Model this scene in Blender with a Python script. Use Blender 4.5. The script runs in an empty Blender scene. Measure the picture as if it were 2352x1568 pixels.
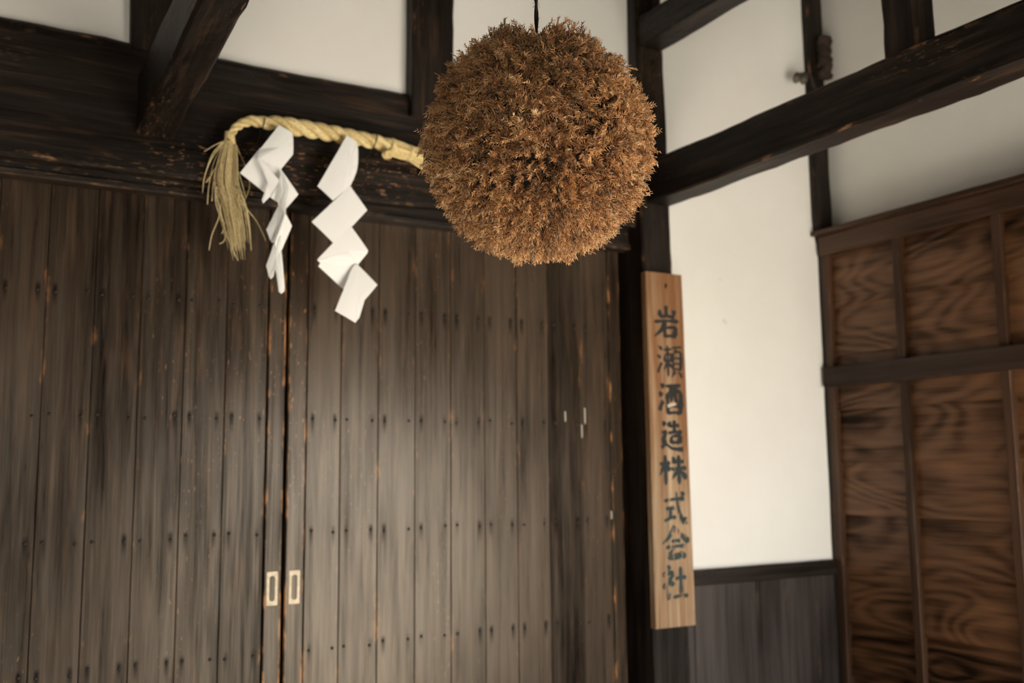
import bpy, math, random
import numpy as np
from mathutils import Vector, Matrix, noise as mnoise

random.seed(7)
rng = np.random.default_rng(7)
S = bpy.context.scene
COL = S.collection

# ------------------------------------------------------------------ camera
YAW, PITCH, ROLL = 0.5206, 0.1262, -0.0096
EYE = Vector((0, 0, 1.55))
FPX = 2286.6                                   # focal length in pixels of a 2352 px wide frame
cy, sy, cp, sp = math.cos(YAW), math.sin(YAW), math.cos(PITCH), math.sin(PITCH)
fw = Vector((sy * cp, cy * cp, sp)); r0 = Vector((cy, -sy, 0)); u0 = r0.cross(fw)
RT = math.cos(ROLL) * r0 + math.sin(ROLL) * u0
UP = -math.sin(ROLL) * r0 + math.cos(ROLL) * u0
cam = bpy.data.cameras.new('camera'); camo = bpy.data.objects.new('camera', cam); COL.objects.link(camo)
M = Matrix((RT, UP, -fw)).transposed().to_4x4(); M.translation = EYE
camo.matrix_world = M
cam.sensor_width = 36; cam.lens = FPX / 2352 * 36; cam.clip_start = 0.05
cam.dof.use_dof = True; cam.dof.focus_distance = 2.38; cam.dof.aperture_fstop = 2.5
S.camera = camo

# ------------------------------------------------------------------ world, sun, exposure
W = bpy.data.worlds.new('sky'); S.world = W; W.use_nodes = True
bg = W.node_tree.nodes['Background']; bg.inputs[0].default_value = (1.0, 1.0, 0.98, 1); bg.inputs[1].default_value = 4.2
sun = bpy.data.lights.new('sun', 'SUN'); sun.energy = 26.0; sun.angle = math.radians(0.6); sun.color = (1.0, 0.95, 0.87)
suno = bpy.data.objects.new('sun', sun); COL.objects.link(suno)
suno.rotation_euler = Vector((-0.65, 1.5, -1.0)).to_track_quat('-Z', 'Y').to_euler()
S.view_settings.view_transform = 'Standard'; S.view_settings.look = 'None'
S.view_settings.gamma = 1.0; S.view_settings.use_curve_mapping = False
S.view_settings.exposure = 1.24

# ------------------------------------------------------------------ helpers
def ray(px, py):
    return RT * ((px - 1176) / FPX) - UP * ((py - 784) / FPX) + fw
def at(px, py, Y):                              # point of the photograph on the plane y = Y
    d = ray(px, py); return EYE + d * (Y / d.y)

def tag(o, label=None, cat=None, group=None, kind=None):
    if label: o['label'] = label
    if cat: o['category'] = cat
    if group: o['group'] = group
    if kind: o['kind'] = kind
    return o

def empty(name, loc, label, cat, group=None, kind=None):
    o = bpy.data.objects.new(name, None); COL.objects.link(o); o.location = loc
    o.empty_display_size = 0.05
    return tag(o, label, cat, group, kind)

class MB:
    """collects polygons (world coordinates) and per-vertex numbers"""
    def __init__(s): s.v = []; s.f = []; s.edge = []; s.tint = []; s.pu = []
    def add(s, v, f, edge=None, tint=0.5, pu=None):
        n = len(s.v); s.v += [tuple(p) for p in v]; s.f += [tuple(i + n for i in q) for q in f]
        s.edge += list(edge) if edge is not None else [0.0] * len(v)
        s.tint += list(tint) if hasattr(tint, '__len__') else [tint] * len(v)
        s.pu += list(pu) if pu is not None else [0.5] * len(v)
        return s
    def build(s, name, mat, parent=None, smooth=False, off=None):
        me = bpy.data.meshes.new(name); me.from_pydata(s.v, [], s.f)
        for k, a in (('edge', s.edge), ('tint', s.tint), ('pu', s.pu)):
            at_ = me.attributes.new(k, 'FLOAT', 'POINT'); at_.data.foreach_set('value', a)
        me.materials.append(mat)
        if smooth: me.polygons.foreach_set('use_smooth', [True] * len(me.polygons))
        me.update()
        o = bpy.data.objects.new(name, me); COL.objects.link(o)
        if parent is not None:
            o.parent = parent
            b = Vector((0, 0, 0)); p = parent
            while p is not None: b += p.location; p = p.parent
            o.location = -b
        return o

AX = {'X': (0, 1, 2), 'Y': (1, 2, 0), 'Z': (2, 0, 1)}
def timber(axis, x0, x1, y0, y1, z0, z1, seg=0.07, ch=0.007, jit=0.003, warp=None, sd=None, freq=3.0):
    """a squared timber: chamfered section, slightly uneven arrises, closed ends"""
    lo, hi = (x0, y0, z0), (x1, y1, z1)
    a, b, c = AX[axis]
    L = hi[a] - lo[a]; n = max(2, int(L / seg) + 1)
    B0, B1, C0, C1 = lo[b], hi[b], lo[c], hi[c]
    ch = min(ch, (B1 - B0) * .25, (C1 - C0) * .25)
    ib, ic = (B1 - B0) * .16 + ch, (C1 - C0) * .16 + ch
    ib = min(ib, (B1 - B0) * .45); ic = min(ic, (C1 - C0) * .45)
    prof = [(B0 + ch, C0, 1, 0), (B0 + ib, C0, 0, 0), (B1 - ib, C0, 0, 1), (B1 - ch, C0, 1, 1),
            (B1, C0 + ch, 1, 1), (B1, C0 + ic, 0, 1), (B1, C1 - ic, 0, 2), (B1, C1 - ch, 1, 2),
            (B1 - ch, C1, 1, 2), (B1 - ib, C1, 0, 2), (B0 + ib, C1, 0, 3), (B0 + ch, C1, 1, 3),
            (B0, C1 - ch, 1, 3), (B0, C1 - ic, 0, 3), (B0, C0 + ic, 0, 0), (B0, C0 + ch, 1, 0)]
    sd = random.random() * 100 if sd is None else sd
    V = []; E = []; PU = []
    for i in range(n):
        t = lo[a] + L * i / (n - 1)
        for (pb, pc, e, k) in prof:
            q = Vector((t * freq + sd, k * 7.3, sd))
            jb = mnoise.noise(q) * jit; jc = mnoise.noise(q + Vector((0, 31, 0))) * jit
            if e: jb += mnoise.noise(q * 5) * jit * .5; jc += mnoise.noise(q * 5 + Vector((3, 1, 0))) * jit * .5
            p = [0, 0, 0]; p[a] = t; p[b] = pb + jb; p[c] = pc + jc
            if warp: p = warp(Vector(p))
            V.append(p); E.append(float(e)); PU.append((pb - B0) / (B1 - B0) if axis == 'X' else (pc - C0) / (C1 - C0) if axis == 'Y' else (pb - B0) / (B1 - B0))
    F = []; m = len(prof)
    for i in range(n - 1):
        for j in range(m):
            k = (j + 1) % m
            F.append((i * m + j, i * m + k, (i + 1) * m + k, (i + 1) * m + j))
    F.append(tuple(range(m - 1, -1, -1))); F.append(tuple((n - 1) * m + j for j in range(m)))
    return V, F, E, PU

def tadd(mb, *a, tint=0.5, **k):
    V, F, E, PU = timber(*a, **k); mb.add(V, F, E, tint, PU)

def tube(pts, rad, sides=8, cap=True):
    pts = [Vector(p) for p in pts]; n = len(pts); V = []; F = []
    if not hasattr(rad, '__len__'): rad = [rad] * n
    nrm = None
    for i, p in enumerate(pts):
        t = (pts[min(i + 1, n - 1)] - pts[max(i - 1, 0)]).normalized()
        if nrm is None:
            nrm = t.orthogonal().normalized()
        else:
            nrm = (nrm - t * nrm.dot(t)).normalized()
        bn = t.cross(nrm)
        for j in range(sides):
            an = 2 * math.pi * j / sides
            V.append(p + (nrm * math.cos(an) + bn * math.sin(an)) * rad[i])
    for i in range(n - 1):
        for j in range(sides):
            k = (j + 1) % sides
            F.append((i * sides + j, i * sides + k, (i + 1) * sides + k, (i + 1) * sides + j))
    if cap:
        F.append(tuple(range(sides - 1, -1, -1))); F.append(tuple((n - 1) * sides + j for j in range(sides)))
    return V, F

def catmull(P, n):
    P = [Vector(p) for p in P]; out = []
    for i in range(n):
        t = i / (n - 1) * (len(P) - 1); k = min(int(t), len(P) - 2); u = t - k
        p0, p1, p2, p3 = P[max(k - 1, 0)], P[k], P[k + 1], P[min(k + 2, len(P) - 1)]
        out.append(.5 * ((2 * p1) + (-p0 + p2) * u + (2 * p0 - 5 * p1 + 4 * p2 - p3) * u * u + (-p0 + 3 * p1 - 3 * p2 + p3) * u ** 3))
    return out

# ------------------------------------------------------------------ materials
class NT:
    def __init__(s, name):
        s.m = bpy.data.materials.new(name); s.m.use_nodes = True; s.t = s.m.node_tree; s.N = s.t.nodes; s.L = s.t.links
        s.p = s.N['Principled BSDF']; s.out = s.N['Material Output']
    def n(s, typ, **k):
        x = s.N.new(typ)
        for a, b in k.items(): setattr(x, a, b)
        return x
    def link(s, a, b): s.L.new(a, b)
    def val(s, sock, v):
        if hasattr(v, 'is_output') or isinstance(v, bpy.types.NodeSocket): s.link(v, sock)
        else: sock.default_value = v
    def math(s, op, a, b=0.0, c=None, clamp=False):
        x = s.n('ShaderNodeMath', operation=op, use_clamp=clamp); s.val(x.inputs[0], a); s.val(x.inputs[1], b)
        if c is not None: s.val(x.inputs[2], c)
        return x.outputs[0]
    def mix(s, fac, a, b, blend='MIX'):
        x = s.n('ShaderNodeMix', data_type='RGBA', blend_type=blend); s.val(x.inputs[0], fac)
        s.val(x.inputs[6], a if not isinstance(a, tuple) else (*a, 1) if len(a) == 3 else a)
        s.val(x.inputs[7], b if not isinstance(b, tuple) else (*b, 1) if len(b) == 3 else b)
        return x.outputs[2]
    def ramp(s, fac, stops):
        x = s.n('ShaderNodeValToRGB'); cr = x.color_ramp
        while len(cr.elements) < len(stops): cr.elements.new(.5)
        for e, (p, c) in zip(cr.elements, stops):
            e.position = p; e.color = (*c, 1) if len(c) == 3 else c
        s.link(fac, x.inputs[0]); return x.outputs[0]
    def step(s, v, a, b):
        x = s.n('ShaderNodeMapRange', interpolation_type='SMOOTHSTEP'); s.val(x.inputs[0], v); x.inputs[1].default_value = a; x.inputs[2].default_value = b
        return x.outputs[0]
    def attr(s, name):
        return s.n('ShaderNodeAttribute', attribute_name=name).outputs['Fac']
    def coords(s, scale, loc=(0, 0, 0), rot=(0, 0, 0)):
        tc = s.n('ShaderNodeTexCoord'); mp = s.n('ShaderNodeMapping'); s.link(tc.outputs['Object'], mp.inputs[0])
        mp.inputs['Scale'].default_value = scale; mp.inputs['Location'].default_value = loc; mp.inputs['Rotation'].default_value = rot
        return mp.outputs[0]
    def noise(s, vec, scale, detail=4, rough=.55, dist=0.0):
        x = s.n('ShaderNodeTexNoise'); s.link(vec, x.inputs['Vector']); x.inputs['Scale'].default_value = scale
        x.inputs['Detail'].default_value = detail; x.inputs['Roughness'].default_value = rough; x.inputs['Distortion'].default_value = dist
        return x.outputs[0]
    def bump(s, h, strength, dist):
        b = s.n('ShaderNodeBump'); s.link(h, b.inputs['Height']); b.inputs['Strength'].default_value = strength; b.inputs['Distance'].default_value = dist
        s.link(b.outputs[0], s.p.inputs['Normal'])

def stretch(axis, along, across):
    k = [across] * 3; k['XYZ'.index(axis)] = along; return tuple(k)

def wood(name, axis, lo, hi, worn=(.42, .20, .08), wear=.5, speck=.62, rough=(.40, .62), patch=.5, spec=.5, nails=False, bump=.35, across=26, rings=False, weather=None, vary=0.0, edge=.56):
    m = NT(name)
    g = m.noise(m.coords(stretch(axis, 1.1, across)), 1.0, 7, .62, .25)
    fine = m.noise(m.coords(stretch(axis, 3.0, across * 7)), 1.0, 3, .6)
    big = m.noise(m.coords(stretch(axis, .9, 2.6)), 1.0, 3, .5)
    f = m.math('ADD', m.math('MULTIPLY', g, .55), m.math('MULTIPLY', fine, .25))
    f = m.math('ADD', f, m.math('MULTIPLY', m.math('SUBTRACT', big, .5), patch))
    f = m.math('ADD', f, m.math('MULTIPLY', m.math('SUBTRACT', m.attr('tint'), .5), .45))
    if rings:                                     # flat-sawn figure: distorted bands
        off = m.n('ShaderNodeCombineXYZ'); m.link(m.math('MULTIPLY', m.attr('tint'), 37.0), off.inputs[0]); m.link(m.math('MULTIPLY', m.attr('tint'), 91.0), off.inputs[2])
        va = m.n('ShaderNodeVectorMath', operation='ADD'); m.link(m.coords(stretch(axis, 1.1, 3.4)), va.inputs[0]); m.link(off.outputs[0], va.inputs[1])
        rn = m.noise(va.outputs[0], 1.0, 1.5, .4, .3)
        sn = m.math('SINE', m.math('MULTIPLY', rn, 75.0))
        f = m.math('ADD', f, m.math('MULTIPLY', sn, .06))
    col = m.ramp(f, [(.22, lo), (.62, hi)])
    if vary:                                      # longer faded and tinted streaks
        v1 = m.noise(m.coords(stretch(axis, 2.2, 34), loc=(5, 2, 8)), 1.0, 3, .6); v2 = m.noise(m.coords(stretch(axis, 1.6, 22), loc=(9, 6, 1)), 1.0, 3, .6)
        col = m.mix(m.math('MULTIPLY', m.step(v1, .52, .68), vary), col, (.110, .062, .036))
        col = m.mix(m.math('MULTIPLY', m.step(v2, .54, .70), vary * .7), col, (.040, .042, .038))
    if weather: col = weather(m, col)
    sp = m.noise(m.coords(stretch(axis, 26, 120), loc=(3, 5, 9)), 1.0, 3, .6)
    reg = m.noise(m.coords(stretch(axis, .8, 3.0), loc=(7, 1, 2)), 1.0, 2, .5)
    spots = m.math('MULTIPLY', m.step(sp, speck, speck + .09), m.step(reg, .48, .68))
    em = m.math('MULTIPLY', m.math('POWER', m.attr('edge'), 3.0), m.step(m.noise(m.coords(stretch(axis, 6, 20), loc=(1, 8, 4)), 1.0, 4, .65), edge, edge + .14))
    w = m.math('MULTIPLY', m.math('MAXIMUM', spots, em), wear, clamp=True)
    col = m.mix(w, col, worn)
    if nails:
        pu = m.attr('pu')
        d1 = m.math('ABSOLUTE', m.math('SUBTRACT', pu, .17)); d2 = m.math('ABSOLUTE', m.math('SUBTRACT', pu, .83))
        mu = m.math('SUBTRACT', 1.0, m.step(m.math('MINIMUM', d1, d2), .01, .085))
        sz = m.n('ShaderNodeSeparateXYZ'); m.link(m.coords((1, 1, 1)), sz.inputs[0])
        d = m.math('MODULO', m.math('ADD', m.math('SUBTRACT', 2.225, sz.outputs[2]), .465 * 4 + .025), .4635)
        mz = m.math('MULTIPLY', m.step(d, .0, .024), m.math('SUBTRACT', 1.0, m.step(d, .03, .11)))
        nn = m.step(m.noise(m.coords((7, 7, 1.5), loc=(4, 4, 4)), 1.0, 2, .5), .36, .60)
        stain = m.math('MULTIPLY', m.math('MULTIPLY', mu, mz), m.math('MULTIPLY', nn, .85))
        col = m.mix(stain, col, (.006, .005, .005))
    m.link(col, m.p.inputs['Base Color'])
    rr = m.n('ShaderNodeMapRange'); m.link(g, rr.inputs[0]); rr.inputs[3].default_value = rough[0]; rr.inputs[4].default_value = rough[1]
    m.link(rr.outputs[0], m.p.inputs['Roughness'])
    sv = m.math('MULTIPLY', m.step(f, .15, .60), spec)
    if nails: m.p.inputs['Specular Tint'].default_value = (1.0, .88, .74, 1)
    if nails: sv = m.math('MULTIPLY', sv, m.math('SUBTRACT', 1.0, stain))
    m.link(m.math('ADD', sv, .06), m.p.inputs['Specular IOR Level'])
    h = m.math('ADD', m.math('MULTIPLY', g, .6), m.math('MULTIPLY', fine, .5))
    m.bump(h, bump, .004)
    return m.m

LO, HI = (.0045, .0032, .0025), (.020, .0125, .0085)
DARK = {a: wood('dark_timber_' + a.lower(), a, LO, HI, worn=(.34, .18, .085), wear={'X': .75, 'Y': .65, 'Z': .4}[a], speck=.58, spec=.30, vary=.26, bump=.6) for a in 'XYZ'}
TRIM = wood('dark_trim', 'X', LO, (.026, .017, .012), wear=.12, speck=.7, spec=.35)
DOOR = wood('door_wood', 'Z', (.006, .0044, .0035), (.070, .046, .030), worn=(.40, .19, .08), wear=.7, speck=.63, rough=(.22, .36), patch=.42, nails=True, spec=.62, bump=.18, vary=.42)
PANEL_B = wood('panel_board_wood', 'Y', (.010, .0046, .0026), (.165, .070, .025), wear=.15, speck=.72, rough=(.45, .6), patch=.5, rings='Z', across=22)
PANEL_V = wood('panel_batten_wood', 'Z', (.016, .0080, .0045), (.085, .040, .020), wear=.2, speck=.72, rough=(.4, .55), spec=.3)
PANEL_H = wood('panel_rail_wood', 'Y', (.016, .0080, .0045), (.085, .040, .020), wear=.15, speck=.72, rough=(.4, .55), spec=.3)
RAIL = wood('panel_middle_rail_wood', 'Y', (.014, .0085, .006), (.040, .022, .014), wear=.1, speck=.72, rough=(.4, .55), spec=.25)
WAINS = wood('wainscot_wood', 'Z', (.016, .012, .011), (.060, .046, .040), worn=(.2, .12, .07), wear=.3, speck=.72, rough=(.45, .62), patch=.6)

DOOR_E = wood('door_stile_wood', 'Z', (.006, .0044, .0035), (.070, .046, .030), worn=(.50, .23, .09), wear=1.0, speck=.63, rough=(.22, .36), patch=.42, nails=True, spec=.62, bump=.18, vary=.42, edge=.50)

def sign_weather(m, col):
    s = m.n('ShaderNodeSeparateXYZ'); m.link(m.coords((1, 1, 1)), s.inputs[0])
    h = m.step(s.outputs[2], 2.5, 1.0)            # bleached towards the foot, browner near the top
    n = m.noise(m.coords((22, 22, 1.3)), 1.0, 4, .6)
    rain = m.step(s.outputs[0], 3.04, 3.13)
    brown = m.mix(.88, col, (.20, .076, .022))
    k = m.math('ADD', m.math('MULTIPLY', m.math('SUBTRACT', 1.0, h), .70), m.math('MULTIPLY', m.step(n, .42, .62), .5))
    k = m.math('ADD', k, m.math('MULTIPLY', rain, .22), clamp=True)
    return m.mix(k, col, brown)
SIGN = wood('sign_wood', 'Z', (.13, .075, .038), (.70, .52, .34), worn=(.12, .06, .025), wear=.5, speck=.70, rough=(.6, .8), patch=.3, spec=.3, weather=sign_weather)

def plain(name, col, rough=.6, metal=0.0, spec=.5, var=0.0, scale=30.0, bump=0.0):
    m = NT(name)
    if var:
        n = m.noise(m.coords((1, 1, 1)), scale, 5, .6)
        m.link(m.mix(m.step(n, .3, .7), tuple(c * (1 - var) for c in col), tuple(min(1, c * (1 + var)) for c in col)), m.p.inputs['Base Color'])
        if bump: m.bump(n, bump, .003)
    else: m.p.inputs['Base Color'].default_value = (*col, 1)
    m.p.inputs['Roughness'].default_value = rough; m.p.inputs['Metallic'].default_value = metal
    m.p.inputs['Specular IOR Level'].default_value = spec
    return m.m

def plaster():
    m = NT('white_plaster')
    a = m.noise(m.coords((1, 1, 1)), 1.6, 4, .55); b = m.noise(m.coords((1, 1, 1)), 60, 3, .6)
    dirt = m.step(m.noise(m.coords((9, 9, 9), loc=(2, 3, 1)), 1.0, 2, .5), .76, .80)
    c = m.mix(m.step(a, .3, .75), (.82, .795, .745), (.87, .85, .81))
    c = m.mix(m.math('MULTIPLY', dirt, .25), c, (.45, .40, .33))
    m.link(c, m.p.inputs['Base Color']); m.p.inputs['Roughness'].default_value = .9; m.p.inputs['Specular IOR Level'].default_value = .2
    m.bump(m.math('ADD', m.math('MULTIPLY', b, .3), a), .12, .01)
    return m.m
PLASTER = plaster()
PAPER = plain('white_paper', (.93, .92, .90), .75, spec=.25)
SCRAP = plain('aged_paper', (.62, .52, .42), .8, spec=.2)
BRASS = plain('dull_brass', (.40, .33, .235), .5, metal=.7, var=.15, scale=60)
BRASSD = plain('brass_recess', (.46, .35, .20), .45, metal=.7, var=.2, scale=60)
NAILM = plain('iron_nail', (.035, .032, .030), .35, metal=.6)
WIRE = plain('dark_wire', (.02, .014, .01), .6, metal=.3)
CORDM = plain('dark_cord', (.012, .010, .009), .95, var=.6, scale=400)
CERAM = plain('old_ceramic', (.075, .060, .035), .4, var=.8, scale=40)
BARK = plain('rough_bark', (.03, .017, .010), .9, var=.9, scale=90, bump=.8)
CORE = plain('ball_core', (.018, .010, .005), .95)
INTERIOR_SHADE = plain('painted_interior_shade', (.01, .008, .007), .9)  # shade of the unlit interior put into the colour of the backing
GRAVEL = plain('pale_gravel', (.43, .405, .36), .95, var=.12, scale=8, spec=.2)
CONC = plain('porch_concrete', (.56, .53, .475), .9, var=.15, scale=4, spec=.2)

def straw_mat(name, lo, hi):
    m = NT(name)
    uv = m.attr('pu'); t = m.attr('tint')
    n = m.noise(m.coords((90, 90, 90)), 1.0, 3, .6)
    f = m.math('ADD', m.math('MULTIPLY', n, .6), m.math('MULTIPLY', t, .4))
    cv = m.n('ShaderNodeCombineXYZ'); m.link(m.math('MULTIPLY', uv, 42.0), cv.inputs[0]); m.link(m.math('MULTIPLY', m.attr('edge'), 1.5), cv.inputs[1])
    fib = m.noise(cv.outputs[0], 1.0, 3, .6)
    f = m.math('ADD', f, m.math('MULTIPLY', m.math('SUBTRACT', fib, .5), 1.0))
    m.link(m.ramp(f, [(.25, lo), (.7, hi)]), m.p.inputs['Base Color'])
    m.p.inputs['Roughness'].default_value = .6; m.p.inputs['Specular IOR Level'].default_value = .3
    m.bump(fib, .5, .002)
    return m.m
STRAW = straw_mat('rice_straw', (.50, .33, .11), (.98, .82, .44))
STRAW_G = straw_mat('tassel_straw', (.28, .20, .07), (.96, .78, .44))

def foliage_mat():
    m = NT('dry_cedar')
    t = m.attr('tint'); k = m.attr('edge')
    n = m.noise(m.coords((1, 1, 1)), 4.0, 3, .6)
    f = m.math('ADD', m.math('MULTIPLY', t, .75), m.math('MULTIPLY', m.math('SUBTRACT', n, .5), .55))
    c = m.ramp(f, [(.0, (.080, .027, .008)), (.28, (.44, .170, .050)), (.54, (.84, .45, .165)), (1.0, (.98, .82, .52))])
    c = m.mix(m.math('MULTIPLY', k, .6), c, (.92, .72, .46))  # paler towards sprig tips; insides stay dark, painting deeper shade into the gaps
    m.link(c, m.p.inputs['Base Color']); m.p.inputs['Roughness'].default_value = .45; m.p.inputs['Specular IOR Level'].default_value = .4
    tl = m.n('ShaderNodeBsdfTranslucent'); m.link(c, tl.inputs[0]); mx = m.n('ShaderNodeMixShader'); mx.inputs[0].default_value = .36
    m.link(m.p.outputs[0], mx.inputs[1]); m.link(tl.outputs[0], mx.inputs[2]); m.link(mx.outputs[0], m.out.inputs[0])
    return m.m
CEDAR = foliage_mat()

def ink_mat():
    m = NT('faded_ink')
    s = m.n('ShaderNodeSeparateXYZ'); m.link(m.coords((1, 1, 1)), s.inputs[0])
    low = m.step(s.outputs[2], 1.75, 1.25)        # lettering is more weathered lower down
    n = m.noise(m.coords((60, 60, 16)), 1.0, 4, .65)
    c = m.mix(low, (.018, .019, .018), (.030, .050, .052))
    m.link(c, m.p.inputs['Base Color']); m.p.inputs['Roughness'].default_value = .75
    thr = m.math('ADD', .24, m.math('MULTIPLY', low, .17))
    a = m.step(m.math('SUBTRACT', n, thr), -.03, .07)
    a = m.math('MULTIPLY', a, .92)
    tr = m.n('ShaderNodeBsdfTransparent'); mx = m.n('ShaderNodeMixShader')
    m.link(a, mx.inputs[0]); m.link(tr.outputs[0], mx.inputs[1]); m.link(m.p.outputs[0], mx.inputs[2]); m.link(mx.outputs[0], m.out.inputs[0])
    return m.m
INK = ink_mat()

# ------------------------------------------------------------------ setting
YP, YD = 3.89, 4.0                               # plaster face, door face
def box(mb, x0, x1, y0, y1, z0, z1):
    v = [(x, y, z) for x in (x0, x1) for y in (y0, y1) for z in (z0, z1)]
    mb.add(v, [(0, 1, 3, 2), (4, 6, 7, 5), (0, 4, 5, 1), (2, 3, 7, 6), (0, 2, 6, 4), (1, 5, 7, 3)])

def yard():
    mb = MB(); box(mb, -40, 40, -60, 9, -.3, -.05)
    tag(mb.build('ground', GRAVEL), 'pale sunlit gravel yard in front of the porch', 'ground', kind='structure')
    mb = MB(); box(mb, -6, 8, 0.9, 4.4, -.05, 0)
    tag(mb.build('floor', CONC), 'grey concrete porch floor under the wooden doors', 'floor', kind='structure')
yard()

def roof():
    mb = MB(); z = lambda y: 3.02 + .345 * y
    v = [(x, y, z(y) + d) for x in (-4.5, 6.5) for y in (-.95, 4.6) for d in (0, .12)]
    mb.add(v, [(0, 1, 3, 2), (4, 6, 7, 5), (0, 4, 5, 1), (2, 3, 7, 6), (0, 2, 6, 4), (1, 5, 7, 3)])
    tag(mb.build('ceiling', DARK['Y']), 'dark boarded underside of the porch roof', 'ceiling', kind='structure')
roof()

mb = MB()
box(mb, -4.5, 4.6, YP, 4.30, 3.10, 4.7)          # above the doors
box(mb, 2.99, 4.6, YP, 4.30, 0, 3.10)            # right of the door post
box(mb, -4.5, -.62, YP, 4.30, 0, 3.10)
tag(mb.build('wall_back', PLASTER), 'cream plastered back wall around the dark doors', 'wall', kind='structure')
mb = MB(); box(mb, -1.5, -1.25, -.95, YP, 0, 4.6)
tag(mb.build('wall_left', DARK['Z']), 'dark boarded side wall left of the left door', 'wall', kind='structure')
mb = MB(); box(mb, -1.25, 4.32, -.95, -.80, 2.02, 2.90); box(mb, -.2, 2.05, -.95, -.80, 0, 2.02)  # unseen header and pillar, added to limit the light entering the porch
tag(mb.build('front_light_blocker', DARK['X']), 'added dark wall with openings, unseen behind the viewer, shaping the light', 'wall', kind='structure')
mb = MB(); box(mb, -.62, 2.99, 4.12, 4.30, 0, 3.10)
tag(mb.build('black_backing', INTERIOR_SHADE), 'near-black backing painted as the unlit interior, seen through the slit between the doors', 'wall', kind='structure')
mb = MB(); box(mb, 4.32, 4.6, -.95, YP, 0, 4.6)
tag(mb.build('wall_right', PLASTER), 'cream plastered side wall above the brown board panel', 'wall', kind='structure')

def one(name, mat, label, cat, *a, kind='structure', **k):
    mb = MB(); tadd(mb, *a, **k); return tag(mb.build(name, mat), label, cat, kind=kind)

# posts
one('door_post', DARK['Z'], 'tall dark square post between the right door and the white wall', 'post',
    'Z', 2.925, 3.10, 3.82, 4.14, 0, 4.40, jit=.005, ch=.008,
    warp=lambda p: Vector((p.x + (.012 if p.x < 3.0 else .017) * (3.4 - p.z) * (1.0 if p.x > 3.0 else .45), p.y, p.z)))
one('door_jamb', DARK['Z'], 'dark left door post at the far end of the left door', 'post', 'Z', -.62, -.47, 3.84, 4.0, 0, 4.3)
one('corner_post', DARK['Z'], 'slim dark post in the corner where the two white walls meet', 'post', 'Z', 4.172, 4.30, 3.85, 3.99, 0, 4.40, jit=.006, ch=.012, warp=lambda p: Vector((p.x + (.034 * max(0.0, min(1.0, (2.86 - p.z) / .12)) if p.x < 4.23 else 0), p.y, p.z)))
one('wall_stud', DARK['Z'], 'dark stud in the upper wall behind the slanting projecting beam', 'post', 'Z', .545, .70, 3.845, 3.99, 3.15, 4.35, jit=.012)
one('wall_stud', DARK['Z'], 'dark upper stud overlapping the lintel, half hidden by the cedar ball', 'post', 'Z', 1.703, 1.908, 3.825, 3.99, 3.078, 4.35, jit=.006)
# lintel
def lint(p):
    s = max(0.0, min(1.0, (p.x - 1.4) / 1.5))
    return Vector((p.x, p.y, p.z + (.055 * s if p.z < 2.9 else .012 * s)))
one('lintel_beam', DARK['X'], 'heavy dark lintel beam running across above both doors', 'beam', 'X', -.60, 2.94, 3.86, 4.05, 2.672, 3.18, jit=.008, ch=.014, warp=lint)
mb = MB(); tadd(mb, 'X', -.60, 2.94, 3.93, 4.06, 2.640, 2.80, jit=.002, ch=.004); tadd(mb, 'X', -.60, 2.94, 3.915, 3.99, 2.618, 2.646, jit=.002, ch=.005, tint=.75)
tag(mb.build('door_head_rail', DARK['X']), 'thin dark head rail directly under the lintel, above the doors', 'rail', kind='structure')
# beams coming towards the viewer
one('tie_beam', DARK['Y'], 'long dark beam crossing in front of the white walls at upper right', 'beam', 'Y', 2.965, 3.10, .25, 3.85, 2.836, 3.046, jit=.009, ch=.010, freq=2.2)
one('upper_tie_beam', DARK['Y'], 'dark beam at the top edge joining the door post above the long beam', 'beam', 'Y', 2.942, 3.09, .9, 3.85, 3.645, 3.80, jit=.006, ch=.008)
one('projecting_beam', DARK['Y'], 'dark slanting beam end projecting from the lintel at upper left', 'beam', 'Y', .582, .718, .9, 3.87, 2.812, 3.065, jit=.010, ch=.012,
    warp=lambda p: Vector((p.x - .004 * (3.86 - p.y), p.y, p.z + .075 * (3.86 - p.y) * (1 if p.z < 2.95 else .4))))
one('beam_strut', DARK['Z'], 'short black strut standing on top of the long beam at upper right', 'post', 'Z', 2.972, 3.085, 2.24, 2.39, 3.04, 3.83, jit=.010, ch=.012)
# wainscot
mb = MB()
xs = [3.08, 3.225, 3.43, 3.63, 3.84, 4.047, 4.19]
for i in range(len(xs) - 1):
    tadd(mb, 'Z', xs[i] + .002, xs[i + 1] - .002, 3.868, 3.90, 0, .975, tint=[.55, .8, .62, .5, .42, .3][i], jit=.001, ch=.004, seg=.2)
tag(mb.build('wainscot', WAINS), 'grey brown vertical board wainscot below the white wall', 'wainscot', kind='structure')
one('trim_1', TRIM, 'dark cap strip between the white wall and the wainscot boards', 'trim', 'X', 3.09, 4.20, 3.855, 3.90, .970, 1.046, jit=.002, ch=.006)

# ------------------------------------------------------------------ doors
def dome(r, h, n=10):
    V = [(0, -h, 0)]; F = []
    for k, (rr, hh) in enumerate(((.55, .8), (.9, .4), (1.0, 0.0))):
        for j in range(n):
            a = 2 * math.pi * j / n; V.append((r * rr * math.cos(a), -h * hh, r * rr * math.sin(a)))
    for j in range(n):
        F.append((0, 1 + j, 1 + (j + 1) % n))
        for k in range(2):
            a, b = 1 + k * n + j, 1 + k * n + (j + 1) % n
            F.append((a, a + n, b + n, b))
    return V, F
nv, nf = dome(.0065, .004)
nail_me = bpy.data.meshes.new('nail'); nail_me.from_pydata(nv, [], nf); nail_me.materials.append(NAILM)
nail_me.polygons.foreach_set('use_smooth', [True] * len(nail_me.polygons))

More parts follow.
